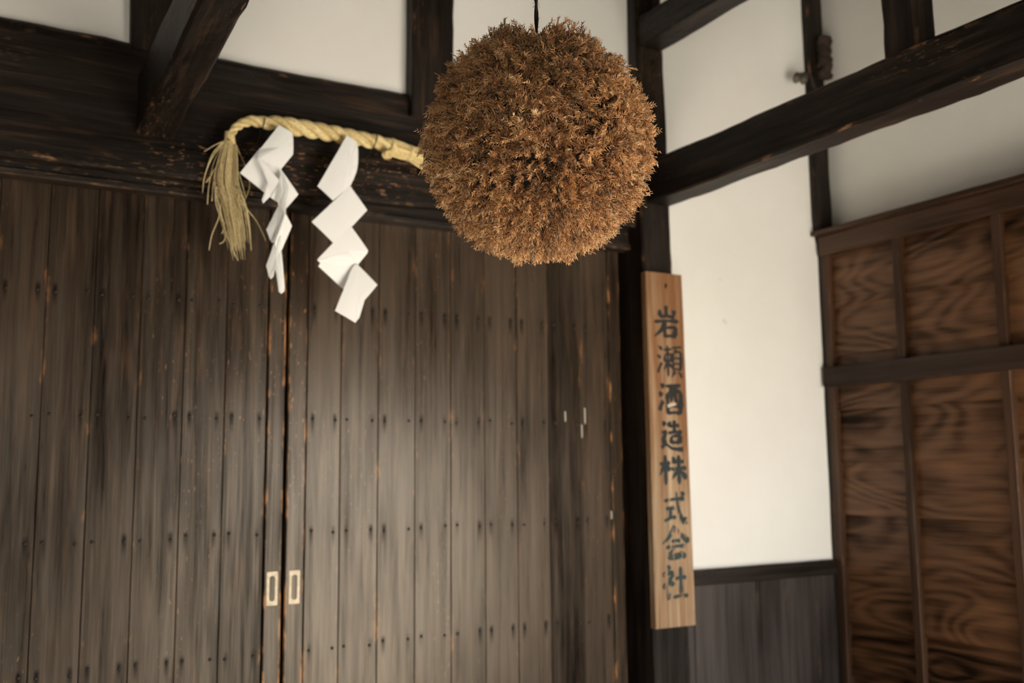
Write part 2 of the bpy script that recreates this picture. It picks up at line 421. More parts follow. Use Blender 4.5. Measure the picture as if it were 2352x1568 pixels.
def rrect(w, h, r, n, p=None):
    out = []
    for k in range(4):
        cx = (w / 2 - r) * (1, -1, -1, 1)[k]; cz = (h / 2 - r) * (1, 1, -1, -1)[k]
        for j in range(n):
            a = math.pi / 2 * (k + j / (n - 1)); out.append((cx + r * math.cos(a), cz + r * math.sin(a)))
    return out
def pull(door, x, z):
    w, h = .046, .133
    A = rrect(w, h, .002, 6); B = rrect(w - .002, h - .002, .002, 6); Cc = rrect(.0235, .100, .0115, 6); Dd = rrect(.019, .095, .0094, 6)
    n = len(A); V = []
    for loop, y in ((A, YD + .001), (A, YD - .003), (B, YD - .004), (Cc, YD - .004)):
        V += [(x + a, y, z + b) for a, b in loop]
    F = []
    for k in range(3):
        for j in range(n):
            q = (j + 1) % n; F.append((k * n + j, k * n + q, (k + 1) * n + q, (k + 1) * n + j))
    mb = MB().add(V, F); o = mb.build('pull_handle', BRASS, door); o['label'] = 'brass flush pull handle'
    V = [(x + a, YD - .004, z + b) for a, b in Cc] + [(x + a, YD + .010, z + b) for a, b in Dd]
    F = [(j, (j + 1) % n, n + (j + 1) % n, n + j) for j in range(n)] + [tuple(range(n, 2 * n))]
    MB().add(V, F).build('recess', BRASSD, o)

def door(name, planks, st, label, handle_x):
    base = Vector(((planks[0] + planks[-1]) / 2, YD, 0))
    d = empty(name, base, label, 'door', kind='structure')
    mb = MB()
    for a, b in zip(planks[:-1], planks[1:]):
        tadd(mb, 'Z', a + .0009, b - .0009, YD + random.uniform(0, .0015), YD + .03, .02, 2.66, tint=random.uniform(.3, .72), jit=.0007, ch=.0020, seg=.12)
    mb.build('plank_panel', DOOR, d)
    for s in st:
        mb = MB(); tadd(mb, 'Z', s[0], s[1], YD - .003, YD + .032, .02, 2.66, tint=random.uniform(.4, .6), jit=.0014, ch=.004, seg=.1)
        for i in range(len(mb.pu)): mb.pu[i] = .5
        mb.build('stile', DOOR_E, d)
    for a, b in zip(planks[:-1], planks[1:]):
        for r in (2.222, 1.757, 1.297, .832):
            for u in (.17, .83):
                if b - a < .1: continue
                o = bpy.data.objects.new('nail', nail_me); COL.objects.link(o); o.parent = d
                o.location = Vector((a + (b - a) * (u + random.uniform(-.02, .02)), YD - .001, r + random.uniform(-.008, .008))) - base
    pull(d, handle_x, 1.0825)
    return d
door('door_1', [-.355, -.19, -.022, .145, .312, .4785, .6455, .8115, .974, 1.141], [(-.44, -.36), (1.1465, 1.217)],
     'left dark plank sliding door, with its brass pull at its right edge', 1.180)
door('door_2', [1.312, 1.4585, 1.6275, 1.8005, 1.975, 2.1465, 2.3155, 2.490, 2.674, 2.841], [(1.231, 1.3095), (2.844, 2.912)],
     'right dark plank sliding door under the cedar ball', 1.2705)

FLECK = plain('pale_paint', (.55, .50, .42), .7)
for x0_, z0_, z1_ in ((1298, 944, 966), (1336, 974, 1003), (1343, 936, 972), (1404, 1172, 1190)):
    p, q = at(x0_, z0_, YD - .0012), at(x0_, z1_, YD - .0012)
    v = [Vector((p.x + sx_ * .0045, YD - .0012 + d_, zz)) for d_ in (0, .0012) for sx_, zz in ((-.6, p.z), (.8, p.z - .004), (1, q.z), (-.3, q.z - .006))]
    MB().add(v, [(3, 2, 1, 0), (0, 1, 5, 4), (1, 2, 6, 5), (2, 3, 7, 6), (3, 0, 4, 7)]).build('paint_fleck', FLECK, bpy.data.objects['door_2'])

# ------------------------------------------------------------------ board panel against the right wall
def board_panel():
    d = empty('board_panel', (4.25, 2.6, 0), 'brown board and batten panel standing against the right wall', 'panel')
    y0, y1 = .75, 3.855
    mb = MB()
    zs = [2.700, 2.419, 2.150, 1.854, 1.575, 1.297, 1.006, .724, .455, .18, .0]
    for k in range(len(zs) - 1):
        zt, zb = zs[k], zs[k + 1]
        def lap(p, zt=zt, zb=zb):               # each board leans out at its foot over the next
            t = (zt - p.z) / (zt - zb); return Vector((p.x - .016 * t, p.y, p.z))
        tadd(mb, 'Y', 4.242, 4.256, y0, y1, zb - .012, zt, tint=[.5, .55, .62, .52, .66, .5, .55, .4, .45, .5][k], jit=.001, ch=.002, seg=.2, warp=lap)
    mb.build('lap_boards', PANEL_B, d)
    for y in (3.838, 3.368, 2.808, 2.25, 1.69, 1.13):
        for (za, zb) in ((.0, 1.975), (2.082, 2.70)):
            mb = MB(); tadd(mb, 'Z', 4.20, 4.246, y - .024, y + .022, za, zb, jit=.0012, ch=.003, tint=random.uniform(.4, .65))
            mb.build('batten', PANEL_V, d)
    mb = MB(); tadd(mb, 'Y', 4.178, 4.25, y0, 3.868, 1.970, 2.080, jit=.0015, ch=.004); mb.build('middle_rail', RAIL, d)
    mb = MB(); tadd(mb, 'Y', 4.186, 4.25, y0, 3.862, 2.700, 2.812, jit=.0012, ch=.003, tint=.6); mb.build('head_board', PANEL_H, d)
    mb = MB(); tadd(mb, 'Y', 4.150, 4.32, y0, 3.880, 2.812, 2.838, jit=.001, ch=.003, tint=.5); mb.build('cap_board', PANEL_H, d)
    mb = MB(); tadd(mb, 'Z', 4.256, 4.32, 3.80, 3.84, 0, 2.81, jit=.001, ch=.003, tint=.3); mb.build('end_board', PANEL_V, d)
board_panel()

# ------------------------------------------------------------------ sign board with brush lettering
KANJI = [
 [[(50,0),(51,32)],[(26,12),(28,34)],[(26,34),(80,33)],[(80,12),(78,36)],[(6,50),(96,45)],[(46,49),(32,72),(4,94)],[(42,67),(45,95)],[(42,67),(82,65),(76,95)],[(45,92),(78,90)]],
 [[(10,6),(24,16)],[(4,32),(18,40)],[(6,82),(22,52)],[(30,16),(60,13)],[(33,30),(34,50)],[(33,30),(58,28),(57,50)],[(34,48),(58,47)],[(45,2),(46,92)],[(45,52),(29,76)],[(47,52),(60,66)],[(62,9),(99,6)],[(80,9),(74,22)],[(66,24),(66,74)],[(66,24),(95,22),(94,74)],[(66,40),(94,39)],[(66,56),(94,55)],[(66,72),(94,71)],[(74,76),(58,96)],[(84,76),(99,94)]],
 [[(12,4),(26,14)],[(4,30),(18,40)],[(6,84),(22,54)],[(34,10),(97,7)],[(40,30),(41,95)],[(40,30),(93,28),(92,95)],[(57,10),(57,46),(50,58)],[(74,10),(74,50),(84,53)],[(43,72),(90,71)],[(41,92),(92,91)]],
 [[(46,4),(37,22)],[(42,20),(84,17)],[(62,0),(62,40)],[(34,41),(96,38)],[(46,52),(48,75)],[(46,52),(84,50),(80,75)],[(48,73),(80,72)],[(9,6),(22,17)],[(5,40),(24,37),(14,62),(24,76)],[(3,88),(24,77),(52,90),(99,93)]],
 [[(4,30),(42,27)],[(24,0),(25,98)],[(23,32),(3,68)],[(27,36),(41,52)],[(58,8),(48,30)],[(52,25),(91,22)],[(44,47),(99,44)],[(72,0),(72,98)],[(71,48),(46,82)],[(73,48),(99,80)]],
 [[(5,29),(94,24)],[(12,53),(52,50)],[(32,52),(32,82)],[(4,88),(56,77)],[(58,2),(63,40),(75,74),(93,94),(98,78)],[(78,4),(91,16)]],
 [[(50,0),(28,30),(0,52)],[(52,4),(72,28),(99,48)],[(34,45),(67,44)],[(14,62),(86,60)],[(45,63),(24,90),(72,86)],[(66,74),(82,96)]],
 [[(22,2),(33,13)],[(5,27),(45,24),(6,66)],[(26,46),(26,99)],[(34,48),(45,60)],[(52,40),(93,38)],[(72,6),(72,92)],[(42,93),(99,91)]],
]
# where each character stands in the photograph (left, right, top, bottom)
KBOX = [(1499,1561,702,779),(1507,1566,792,871),(1511,1566,880,955),(1517,1569,965,1037),(1513,1577,1045,1114),(1523,1576,1127,1205),(1520,1584,1208,1286),(1519,1581,1297,1377)]
def sign():
    YS = 3.775
    d = empty('sign_board', (3.03, 3.8, .80), 'weathered pale wooden sign board with a column of black brush characters, on the door post', 'sign')
    mb = MB()
    tadd(mb, 'Z', 2.913, 3.135, YS, 3.818, .805, 2.485, jit=.0012, ch=.004, seg=.06,
         warp=lambda p: Vector((p.x + (2.485 - p.z) * (.003 if p.x < 3.02 else .0115), p.y, p.z)))
    mb.build('board', SIGN, d)
    mb = MB(); yk = YS - .0012; lvl = 0
    for ch, bx in zip(KANJI, KBOX):
        p00, p11 = at(bx[0], (bx[2] + bx[3]) / 2, yk), at(bx[1], (bx[2] + bx[3]) / 2, yk)
        zt, zb = at((bx[0] + bx[1]) / 2, bx[2], yk).z, at((bx[0] + bx[1]) / 2, bx[3], yk).z
        x0, w, h = p00.x, p11.x - p00.x, zt - zb
        bw = .0122 if len(ch) < 15 else .0080
        for st in ch:
            n = 9 * (len(st) - 1)
            P = catmull([(a, b, 0) for a, b in st], n) if len(st) > 2 else [Vector((st[0][0] + (st[1][0] - st[0][0]) * i / (n - 1), st[0][1] + (st[1][1] - st[0][1]) * i / (n - 1) - 2.0 * math.sin(math.pi * i / (n - 1)), 0)) for i in range(n)]
            dx, dy = st[-1][0] - st[0][0], st[-1][1] - st[0][1]
            hor = abs(dx) > 2.5 * abs(dy); sweepl = dx < 0 and dy > 0; dot = math.hypot(dx, dy) < 24
            Lp = [Vector((x0 + p.x / 100 * w, yk - lvl, zt - p.y / 100 * h)) for p in P]
            Vv = []
            for i, p in enumerate(Lp):
                t = i / (len(Lp) - 1)
                tg = (Lp[min(i + 1, len(Lp) - 1)] - Lp[max(i - 1, 0)]).normalized(); nr = Vector((-tg.z, 0, tg.x))
                if dot: wd = .45 + 1.1 * t - .5 * t ** 4
                elif sweepl: wd = 1.35 * (1 - t) ** .8 + .12
                elif hor: wd = 1.0 - .75 * math.sin(math.pi * t) ** .7 * .6 + .25 * t ** 3
                elif dx > 14 and dy > 10: wd = .45 + 1.35 * t ** 1.4 - 1.1 * max(0, t - .8) / .2 * .9
                else: wd = 1.2 - .35 * math.sin(math.pi * t)
                if i in (0, len(Lp) - 1): wd *= .45
                wd *= bw * (1 + .12 * math.sin(i * 2.1 + lvl * 9e4))
                Vv += [p - nr * wd, p + nr * wd]
            F = [(2 * i, 2 * i + 1, 2 * i + 3, 2 * i + 2) for i in range(len(Lp) - 1)]
            mb.add(Vv, F); lvl = (lvl + .00002) % .0006
    o = mb.build('lettering', INK, d); o['label'] = 'faded black brush lettering'
    nd = at(1529, 657, YS)
    mb = MB().add([(nd.x + x * 1.2, YS - .001 + y, nd.z + z * 2.2) for x, y, z in nv], nf); mb.build('nail', NAILM, d)
    mb = MB(); q = [(1533, 929), (1551, 924), (1553, 930), (1535, 936)]
    a = [at(x, y, YS - .0022) for x, y in q]; b = [Vector((p.x, YS - .0005, p.z)) for p in a]
    mb.add(a + b, [(3, 2, 1, 0), (0, 1, 5, 4), (1, 2, 6, 5), (2, 3, 7, 6), (3, 0, 4, 7)]); o = mb.build('paper_scrap', SCRAP, d); o['label'] = 'small white scrap'
sign()

# ------------------------------------------------------------------ straw rope with tassel
def rope():
    Y0 = 3.795
    Z = [(512,438,36),(530,395,34),(580,345,38),(660,310,43),(740,306,49),(820,322,56),(930,325,62),(1050,352,74),(1170,372,74),(1300,395,74),(1450,424,72),(1600,452,70),(1750,480,68),(1880,512,66),(1960,540,72)]
    k = 1 / 3.92
    C = [at(400 + a * k, 200 + b * k, Y0) for a, b, r in Z]
    d = empty('straw_rope', C[6], 'twisted golden straw rope with a frayed tassel, fixed along the lintel', 'rope')
    mpp = 1 / 548.0
    N = 320
    P = catmull(C, N); R = [v.x for v in catmull([(r * k * mpp, 0, 0) for a, b, r in Z], N)]
    ph = 0.0; nrm = Vector((0, -1, 0)); ss = [[], [], []]; rr = []
    for i in range(N):
        t = (P[min(i + 1, N - 1)] - P[max(i - 1, 0)]).normalized()
        n1 = (nrm - t * nrm.dot(t)).normalized(); b1 = t.cross(n1)
        if i: ph += 2 * math.pi * (P[i] - P[i - 1]).length / (5.6 * R[i])
        for q in range(3):
            a = ph + q * 2 * math.pi / 3
            ss[q].append(P[i] + (n1 * math.cos(a) + b1 * math.sin(a)) * R[i] * .57)
        rr.append(R[i] * .50)
    for q in range(3):
        V, F = tube(ss[q], rr, 14)
        mb = MB(); pu = [(i % 14) / 14 for i in range(len(V))]; ed = [(i // 14) / N * 6 for i in range(len(V))]
        for j in range(len(pu)): pu[j] = abs(pu[j] * 2 - 1)
        mb.add(V, F, ed, .5 + .15 * (q - 1), pu); mb.build('strand', STRAW, d, smooth=True)
    # loose thick end: a bundle of straws, bound twice, running on behind the ball
    E = [at(400 + a * k, 200 + b * k, Y0) for a, b in ((1900,520),(1960,542),(2050,572),(2120,595),(2200,628),(2300,665),(2420,705))]
    ER = [v * k * mpp for v in (58, 74, 76, 68, 86, 108, 128)]
    mb = MB(); ns = 150
    for s in range(ns):
        a = s * 2.399; rad = math.sqrt((s + .5) / ns)
        pts = []
        for i, c in enumerate(E):
            jj = random.uniform(-.05, .05) if i > 3 else 0
            pts.append(c + Vector((0, -math.cos(a), 0)) * ER[i] * rad * .8 + Vector((.12, 0, 1)) * math.sin(a) * ER[i] * rad * (1 + jj))
        if s % 5 == 0: pts = pts[:-1]
        Pp = catmull(pts, 18); V, F = tube(Pp, [.0042] * 18, 5)
        mb.add(V, F, [0.0] * len(V), random.uniform(.2, .9), [random.random()] * len(V))
    mb.build('straw_bundle', STRAW, d, smooth=True)
    for (cx, cy, r) in ((1958, 540, 79), (2120, 594, 72)):
        mb = MB(); c = at(400 + cx * k, 200 + cy * k, Y0); tdir = (at(400 + (cx + 60) * k, 200 + (cy + 20) * k, Y0) - c).normalized(); up = tdir.cross(Vector((0, -1, 0))).normalized()
        for w in range(3):
            ring = [c + tdir * (w - 1) * .006 + (Vector((0, -1, 0)) * math.cos(a) * .85 + up * math.sin(a)) * r * k * mpp for a in [2 * math.pi * i / 24 for i in range(25)]]
            V, F = tube(ring, .0038, 6, cap=False); mb.add(V, F, None, random.uniform(.4, .7))
        mb.build('binding', STRAW, d, smooth=True)
    # small knot below the rope
    mb = MB(); c = at(400 + 1920 * k, 200 + 605 * k, 3.765)
    for w, (rr_, tw) in enumerate(((.014, 0), (.006, .9), (.010, -.8))):
        ring = [c + Vector((math.cos(a) * rr_ * 1.35, -math.sin(a + tw) * .010 - .004 * w, math.sin(a) * rr_ * .8)) for a in [2 * math.pi * i / 20 for i in range(21)]]
        V, F = tube(ring, .0072, 8, cap=False); mb.add(V, F, None, .35)
    V, F = tube([c + Vector((.0, 0, .0)), c + Vector((.02, 0, .025)), c + Vector((.03, .01, .05))], [.009, .009, .008], 8); mb.add(V, F, None, .4)
    mb.build('knot', STRAW, d, smooth=True)
    # collar over the tassel
    mb = MB(); c = at(400 + 500 * k, 200 + 455 * k, Y0)
    for w in range(3):
        ring = [c + Vector((math.cos(a) * .0150, -math.sin(a) * .0145, .008 - w * .008 + math.cos(a) * -.012)) for a in [2 * math.pi * i / 20 for i in range(21)]]
        V, F = tube(ring, .0056, 8, cap=False); mb.add(V, F, None, .55)
    mb.build('collar', STRAW, d, smooth=True)
    # tassel
    mb = MB()
    def straw(pts, depth, r=.0021, tint=None):
        Pw = [at(400 + a * k, 200 + b * k, Y0 + depth[i] if hasattr(depth, '__len__') else Y0 + depth) for i, (a, b) in enumerate(pts)]
        n = 16; V, F = tube(catmull(Pw, n), [r] * (n - 2) + [r * .8, r * .4], 5)
        mb.add(V, F, [0.0] * len(V), random.uniform(.15, .95) if tint is None else tint, [random.random()] * len(V))
    for s in range(150):
        u = random.gauss(0, 1.05); u = max(-1.9, min(1.9, u)); dv = random.uniform(-.035, .035)
        e = random.uniform(-1, 1)
        end = random.choice([1080, 1250, 1340, 1400, 1450, 1520]) + random.uniform(-70, 40)
        tt = (end - 480) / 1000
        mid = 468 + u * 58; x1 = 500 + u * 22
        ex = 474 + 108 * tt + u * 42 + e * 52
        straw([(x1, 462), (488 + u * 42, 600), (mid, 850), (mid * .45 + ex * .55 + e * 26, (850 + end) / 2), (ex, end)], [0, dv * .6, dv, dv * 1.2, dv], r=random.uniform(.0010, .0017))
    for pts in ([(440,490),(370,520),(268,582)], [(440,490),(345,600),(285,760),(300,690)][:3], [(440,500),(340,640),(275,800),(256,950)], [(430,520),(350,700),(312,900),(299,1058)],
                [(430,620),(340,780),(285,862)], [(560,560),(610,640),(680,850),(640,1010),(560,1100)], [(540,900),(610,1040),(730,1190),(790,1300),(825,1385)], [(600,1050),(655,1180),(680,1330),(693,1475)],
                [(420,1060),(400,1180),(340,1330),(314,1470)], [(410,1050),(430,1200),(490,1370),(575,1565)], [(470,1150),(440,1290),(425,1320)], [(490,1240),(450,1380),(405,1410)],
                [(560,520),(600,620),(640,700)], [(580,760),(620,900),(645,1000)], [(350,850),(345,960),(340,1030)], [(380,900),(370,1020),(400,1130)], [(550,1350),(530,1430),(522,1460)]):
        straw(pts, random.uniform(-.03, .02), r=.0019, tint=random.uniform(.35, .8))
    mb.build('tassel', STRAW_G, d, smooth=True)
    for (cx, cy, r) in ((795, 335, 62), (1795, 485, 78)):
        mb = MB(); c = at(400 + cx * k, 200 + cy * k, Y0); tdir = Vector((.96, 0, -.25)); up = Vector((.18, 0, .98))
        ring = [c + (Vector((0, -1, 0)) * math.cos(a) + up * math.sin(a)) * r * k * mpp for a in [2 * math.pi * i / 20 for i in range(21)]]
        V, F = tube(ring, .0022, 6, cap=False); mb.add(V, F)
        V, F = tube([c + up * -r * k * mpp, c + Vector((-.006, .03, -.055)), c + Vector((-.008, .062, -.065))], .002, 6); mb.add(V, F)
        mb.build('wire_tie', WIRE, d, smooth=True)
rope()

# ------------------------------------------------------------------ paper streamers
def sheet(name, parent, pts, bow=0.0):
    """a folded leaf of paper: outline points (pixel x, pixel y, distance y), real thickness, slightly bowed"""
    P = [at(x, y, Y) for x, y, Y in pts]; n = len(P)
    c = sum(P, Vector()) / n; nr = Vector((0, -1, 0))
    c = c + nr * bow
    mids = [(P[i] + P[(i + 1) % n]) / 2 + nr * bow * .35 for i in range(n)]
    ring = []
    for i in range(n): ring += [P[i], mids[i]]
    inner = [c + (p - c) * .5 + nr * bow * .35 for p in ring]
    th = Vector((0, .0006, 0)); V = []
    for s in (0, 1):
        V += [p + th * s for p in ring] + [p + th * s for p in inner] + [c + th * s]
    m = len(ring); F = []
    for s in (0, 1):
        o = s * (2 * m + 1)
        for j in range(m):
            q = (j + 1) % m
            f1 = (o + j, o + q, o + m + q, o + m + j); f2 = (o + m + j, o + m + q, o + 2 * m)
            F += [f1, f2] if s else [f1[::-1], f2[::-1]]
    o = 2 * m + 1
    for j in range(m):
        q = (j + 1) % m; F.append((j, q, o + q, o + j))
    return MB().add(V, F).build(name, PAPER, parent, smooth=False)

k = 1 / 3.92
def A(x, y, Y): return (400 + x * k, 200 + y * k, Y)
def B(x, y, Y): return (540 + x / 5.6, 480 + y / 5.6, Y)
d = empty('paper_streamer', at(808, 320, 3.74), 'flat white zigzag paper streamer, the right one of the two, hanging from the straw rope', 'streamer', 'zigzag paper streamers')
sheet('paper_leaf', d, [A(1555,435,3.745), A(1640,490,3.742), A(1656,560,3.74), A(1655,690,3.738), A(1640,770,3.735), A(1590,885,3.73), A(1430,1022,3.725), A(1290,892,3.735)], .006)
sheet('paper_leaf', d, [A(1583,888,3.727), A(1740,1107,3.725), A(1606,1250,3.718), A(1432,1402,3.712), A(1238,1212,3.72)], .004)
sheet('paper_leaf', d, [A(1593,1250,3.715), A(1747,1470,3.712), B(1700,570,3.715), B(1580,715,3.722), B(1500,620,3.712), B(1300,608,3.710), B(1055,650,3.712), B(1250,445,3.713)], .003)
sheet('paper_leaf', d, [B(1500,618,3.712), B(1590,712,3.724), B(1390,1032,3.745), B(1070,735,3.732), B(1095,695,3.722), B(1055,655,3.713), B(1300,606,3.7105)], .003)
sheet('paper_leaf', d, [B(1550,697,3.716), B(1580,716,3.716), B(1832,975,3.702), B(1665,1172,3.69), B(1600,1392,3.684), B(1545,1462,3.682), B(1285,1308,3.69), B(1500,760,3.712)], .005)

d = empty('paper_streamer', at(644, 290, 3.74), 'twisted white zigzag paper streamer beside the straw tassel, seen nearly edge on', 'streamer', 'zigzag paper streamers')
sheet('paper_leaf', d, [A(945,340,3.742), A(1066,412,3.74), A(1073,480,3.738), A(1072,605,3.735), A(965,735,3.732), A(750,650,3.72), A(772,560,3.735)], .006)
sheet('paper_leaf', d, [A(775,545,3.742), A(965,735,3.738), A(945,1045,3.75), A(865,992,3.752), A(592,772,3.755)], .004)
sheet('paper_leaf', d, [A(752,640,3.712), A(770,640,3.708), A(945,835,3.700), A(940,855,3.702), A(860,990,3.718), A(800,1048,3.722), A(790,1010,3.724), A(830,930,3.722), A(935,860,3.716)], .0)
sheet('paper_leaf', d, [A(960,738,3.722), A(1040,850,3.72), A(1119,967,3.718), A(1010,1092,3.722), A(945,1046,3.728), A(870,995,3.73), A(940,850,3.715)], .003)
sheet('paper_leaf', d, [A(940,850,3.708), A(965,740,3.716), A(1028,905,3.690), A(1015,1000,3.688), A(1000,1140,3.686), A(935,1060,3.708)], .004)
sheet('paper_leaf', d, [A(945,1050,3.716), A(1000,1100,3.695), A(995,1150,3.692), A(905,1330,3.70), A(885,1402,3.704), A(870,1392,3.712), A(829,1282,3.722)], .003)
sheet('paper_leaf', d, [A(1008,1095,3.690), A(1005,1140,3.688), A(900,1395,3.694), A(882,1402,3.698), A(965,1210,3.688)], .0)
sheet('paper_leaf', d, [A(1005,1140,3.695), A(1062,1250,3.705), A(968,1468,3.712), A(930,1500,3.700), A(905,1400,3.69), A(990,1170,3.684)], .003)
sheet('paper_leaf', d, [B(500,440,3.70), B(590,330,3.684), B(600,525,3.690), B(540,580,3.692), B(505,820,3.700), B(495,870,3.704), B(457,902,3.710), B(435,870,3.714), B(398,728,3.718)], .003)
sheet('paper_leaf', d, [B(545,565,3.694), B(597,540,3.690), B(622,800,3.686), B(640,1010,3.684), B(632,1060,3.684), B(592,1090,3.685), B(562,1062,3.688), B(530,830,3.692), B(512,772,3.694)], .004)

# ------------------------------------------------------------------ cedar ball
BC = EYE + ray(1236, 338) * 2.53
BR = .2815
def cedar_ball():
    d = empty('cedar_ball', BC, 'large round brown ball of dried cedar sprigs hanging before the doors', 'cedar ball')
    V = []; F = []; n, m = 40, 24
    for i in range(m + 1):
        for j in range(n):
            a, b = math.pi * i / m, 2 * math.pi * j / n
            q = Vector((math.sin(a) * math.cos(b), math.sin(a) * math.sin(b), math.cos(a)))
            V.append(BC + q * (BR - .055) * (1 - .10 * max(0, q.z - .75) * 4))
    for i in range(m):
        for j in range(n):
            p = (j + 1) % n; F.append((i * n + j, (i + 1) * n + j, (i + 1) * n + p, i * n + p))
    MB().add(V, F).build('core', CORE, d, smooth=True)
    NS = 4900
    gi = np.arange(NS) + .5
    z = 1 - 2 * gi / NS; th = math.pi * (1 + 5 ** .5) * gi
    nrm = np.stack([np.sqrt(1 - z * z) * np.cos(th), np.sqrt(1 - z * z) * np.sin(th), z], 1)
    nrm += rng.normal(0, .02, nrm.shape); nrm /= np.linalg.norm(nrm, axis=1)[:, None]
    # comb: smooth tangential field + droop + noise
    comb = np.array([[mnoise.noise(Vector(p) * 1.9), mnoise.noise(Vector(p) * 1.9 + Vector((9, 2, 5))), mnoise.noise(Vector(p) * 1.9 + Vector((3, 17, 8)))] for p in nrm]) * .75
    droop = np.clip((.80 - nrm[:, 2]) / .3, 0, 1)[:, None]
    comb += droop * np.array([-.30, -.06, -.40]) + rng.normal(0, .34, nrm.shape)
    comb -= nrm * (comb * nrm).sum(1)[:, None]
    comb *= np.where(rng.random(NS) < .34, .30, 1.0)[:, None]
    up = np.clip((nrm[:, 2] - .45) / .4, 0, 1)[:, None]
    low = np.clip((-nrm[:, 2] - .1) / .6, 0, 1)[:, None]
    ax = nrm * (.55 + .5 * low) + comb * (1 - .75 * low) + up * np.array([0, 0, .25])
    ax /= np.linalg.norm(ax, axis=1)[:, None]
    Ls = rng.uniform(.066, .112, NS)
    lum = np.array([mnoise.noise(Vector(p) * 7) for p in nrm])
    tipR = BR + .004 + lum * .020 + rng.normal(0, .006, NS)
    hole = np.clip(1 - np.hypot(nrm[:, 0], nrm[:, 1]) / .16, 0, 1) * (nrm[:, 2] > 0)
    tipR = tipR * (1 - .012 * np.clip(nrm[:, 2] - .8, 0, 1) * 5) - hole * .07
    tuft = np.exp(-((np.hypot(nrm[:, 0], nrm[:, 1]) - .33) / .15) ** 2) * (nrm[:, 2] > .5)
    latr = np.abs(nrm @ np.array(RT))
    tipR += tuft * np.clip((latr - .05) / .14, 0, 1) * rng.uniform(.0, .045, NS)
    tipR -= np.exp(-((np.hypot(nrm[:, 0], nrm[:, 1]) - .25) / .2) ** 2) * (nrm[:, 2] > .5) * np.clip(1 - latr / .12, 0, 1) * .035
    tip = np.array(BC) + nrm * tipR[:, None]
    base = tip - ax * Ls[:, None]
    wob = rng.normal(0, 1, nrm.shape); sx = np.cross(ax, nrm + wob * .3); sx /= np.linalg.norm(sx, axis=1)[:, None]
    sy_ = np.cross(ax, sx)
    tint = np.clip(rng.normal(.53, .26, NS) + lum * .3, 0, 1)
    curve = rng.normal(0, .012, NS)
    # needles
    NN = 32
    t = np.linspace(.10, 1.0, NN)[None, :] + rng.uniform(-.012, .012, (NS, NN))
    side = np.where(np.arange(NN) % 2, 1.0, -1.0)[None, :] * np.ones((NS, 1))
    roll = rng.normal(0, .36, (NS, NN)) + np.where(rng.random((NS, NN)) < .16, math.pi / 2, 0)
    lat = (sx[:, None] * np.cos(roll)[..., None] + sy_[:, None] * np.sin(roll)[..., None]) * side[..., None]
    st = base[:, None] + ax[:, None] * (Ls[:, None] * t)[..., None] + sy_[:, None] * (curve[:, None] * (t * t))[..., None]
    nl = rng.uniform(.0125, .0205, (NS, NN)) * (1 - .45 * np.clip((t - .75) / .25, 0, 1))
    ang0, ang1 = rng.uniform(.75, 1.05, (NS, NN)), rng.uniform(.25, .55, (NS, NN))
    A_ = ax[:, None]
    d0 = A_ * np.cos(ang0)[..., None] + lat * np.sin(ang0)[..., None]
    d1 = A_ * np.cos(ang1)[..., None] + lat * np.sin(ang1)[..., None]
    p1 = st + d0 * (nl * .55)[..., None]; p2 = p1 + d1 * (nl * .5)[..., None]
    w1 = np.cross(A_ + 0 * lat, lat); w2 = np.cross(d0, w1)
    W0 = .00125
    Vs = []
    for k_, (pt, r) in enumerate(((st, W0), (p1, W0 * .9))):
        for j in range(3):
            a = 2 * math.pi * j / 3
            Vs.append(pt + (w1 * math.cos(a) + w2 * math.sin(a)) * r)
    Vs.append(p2)
    Vn = np.stack(Vs, 2).reshape(-1, 3)                     # (NS*NN*7,3)
    nb = np.arange(NS * NN) * 7
    tri = []
    for j in range(3):
        q = (j + 1) % 3
        tri += [(j, q, 3 + q), (j, 3 + q, 3 + j), (3 + j, 3 + q, 6)]
    Fn = (nb[:, None, None] + np.array(tri)[None]).reshape(-1, 3)
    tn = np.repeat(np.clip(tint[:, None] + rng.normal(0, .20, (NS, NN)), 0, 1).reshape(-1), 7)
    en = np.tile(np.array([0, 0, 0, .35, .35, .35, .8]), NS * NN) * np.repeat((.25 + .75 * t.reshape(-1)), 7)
    # stems
    NSG = 5; ts = np.linspace(0, 1, NSG)
    sc = base[:, None] + ax[:, None] * (Ls[:, None] * ts)[..., None] + sy_[:, None] * (curve[:, None] * ts * ts)[..., None]
    Vt = []
    for j in range(3):
        a = 2 * math.pi * j / 3
        Vt.append(sc + (sx[:, None] * math.cos(a) + sy_[:, None] * math.sin(a)) * (.0013 * (1 - .6 * ts))[None, :, None])
    Vt = np.stack(Vt, 2).reshape(-1, 3)
    o = len(Vn); ft = []
    for i in range(NSG - 1):
        for j in range(3):
            q = (j + 1) % 3; ft += [(i * 3 + j, i * 3 + q, i * 3 + 3 + q), (i * 3 + j, i * 3 + 3 + q, i * 3 + 3 + j)]
    Ft = (o + (np.arange(NS) * NSG * 3)[:, None, None] + np.array(ft)[None]).reshape(-1, 3)
    VV = np.concatenate([Vn, Vt]).astype(np.float32); FF = np.concatenate([Fn, Ft]).astype(np.int32)
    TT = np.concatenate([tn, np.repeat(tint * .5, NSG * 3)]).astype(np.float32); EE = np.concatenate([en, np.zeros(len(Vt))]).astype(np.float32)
    me = bpy.data.meshes.new('sprigs'); me.vertices.add(len(VV)); me.vertices.foreach_set('co', (VV - np.array(BC, dtype=np.float32)).ravel())
    me.loops.add(FF.size); me.loops.foreach_set('vertex_index', FF.ravel())
    me.polygons.add(len(FF)); me.polygons.foreach_set('loop_start', np.arange(len(FF), dtype=np.int32) * 3)
    me.update(calc_edges=True)
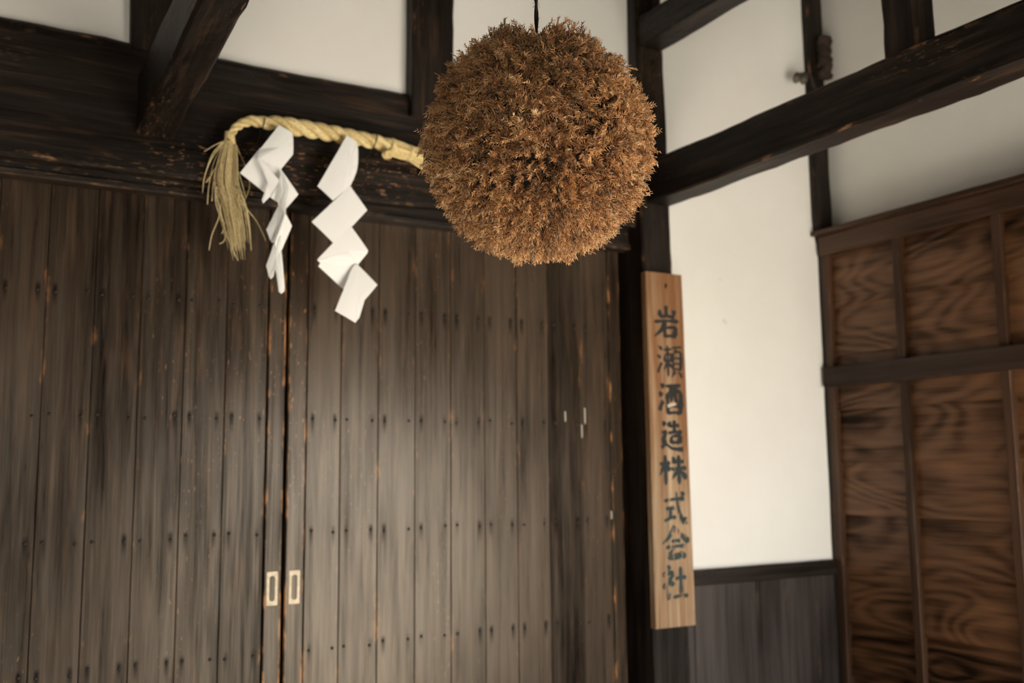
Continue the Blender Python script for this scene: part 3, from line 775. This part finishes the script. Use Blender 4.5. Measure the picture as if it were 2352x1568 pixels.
    for nme, arr in (('tint', TT), ('edge', EE)):
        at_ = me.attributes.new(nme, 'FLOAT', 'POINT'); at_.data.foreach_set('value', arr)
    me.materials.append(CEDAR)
    ob = bpy.data.objects.new('cedar_sprigs', me); COL.objects.link(ob); ob.parent = d; ob['kind'] = 'stuff'
cedar_ball()

def cord():
    top = 3.02 + .345 * BC.y; b = BC + Vector((0, 0, BR - .06))
    n = 60; pts = []; mb = MB()
    for q in range(2):
        pts = [Vector((b.x + math.cos(i * .9 + q * math.pi) * .0026, b.y + math.sin(i * .9 + q * math.pi) * .0026, b.z + (top - b.z) * i / (n - 1))) for i in range(n)]
        V, F = tube(pts, .0036, 6); mb.add(V, F)
    for i in range(240):                        # stray fibres
        z = random.uniform(b.z, top); a = random.uniform(0, 6.28)
        p = Vector((b.x + math.cos(a) * .004, b.y + math.sin(a) * .004, z)); q = p + Vector((math.cos(a + .5) * .006, math.sin(a + .5) * .006, random.uniform(-.006, .008)))
        V, F = tube([p, (p + q) / 2 + Vector((0, 0, .001)), q], .00035, 3); mb.add(V, F)
    tag(mb.build('hanging_cord', CORDM, smooth=True), 'thin dark cord holding up the cedar ball', 'cord')
cord()

# ------------------------------------------------------------------ fittings by the corner post
def fittings():
    c = at(1838, 180, 3.80)
    d = empty('insulator_knob', c, 'small ceramic knob on a bent hook at the corner post', 'insulator')
    mb = MB(); prof = [(0, -.030), (.016, -.030), (.022, -.022), (.022, -.010), (.014, -.003), (.014, .004), (.022, .011), (.022, .022), (.015, .030), (0, .030)]
    ax = Vector((.45, -.75, -.35)).normalized(); e1 = ax.orthogonal().normalized(); e2 = ax.cross(e1); n = 20; V = []; F = []
    for r, h in prof:
        r *= 1.35; h *= 1.2
        for j in range(n):
            a = 2 * math.pi * j / n; V.append(c + ax * h + (e1 * math.cos(a) + e2 * math.sin(a)) * max(r, 1e-4) * 1.0)
    for i in range(len(prof) - 1):
        for j in range(n):
            q = (j + 1) % n; F.append((i * n + j, i * n + q, (i + 1) * n + q, (i + 1) * n + j))
    mb.add(V, F).build('knob', CERAM, d, smooth=True)
    P = catmull([c + ax * .034, c - ax * .034, at(1850, 168, 3.83), at(1862, 176, 3.835), at(1868, 196, 3.842), at(1874, 206, 3.856)], 24)
    V, F = tube(P, .0085, 8); MB().add(V, F).build('hook', WIRE, d, smooth=True)
    a, b = at(1903, 84, 3.80), at(1905, 176, 3.80)
    mb = MB(); tadd(mb, 'Z', a.x - .055, a.x + .032, 3.80, 3.86, b.z, a.z, jit=.018, ch=.014, seg=.006, freq=34)
    tag(mb.build('bark_block', BARK), 'rough dark bark covered block on the side of the corner post', 'block')
fittings()
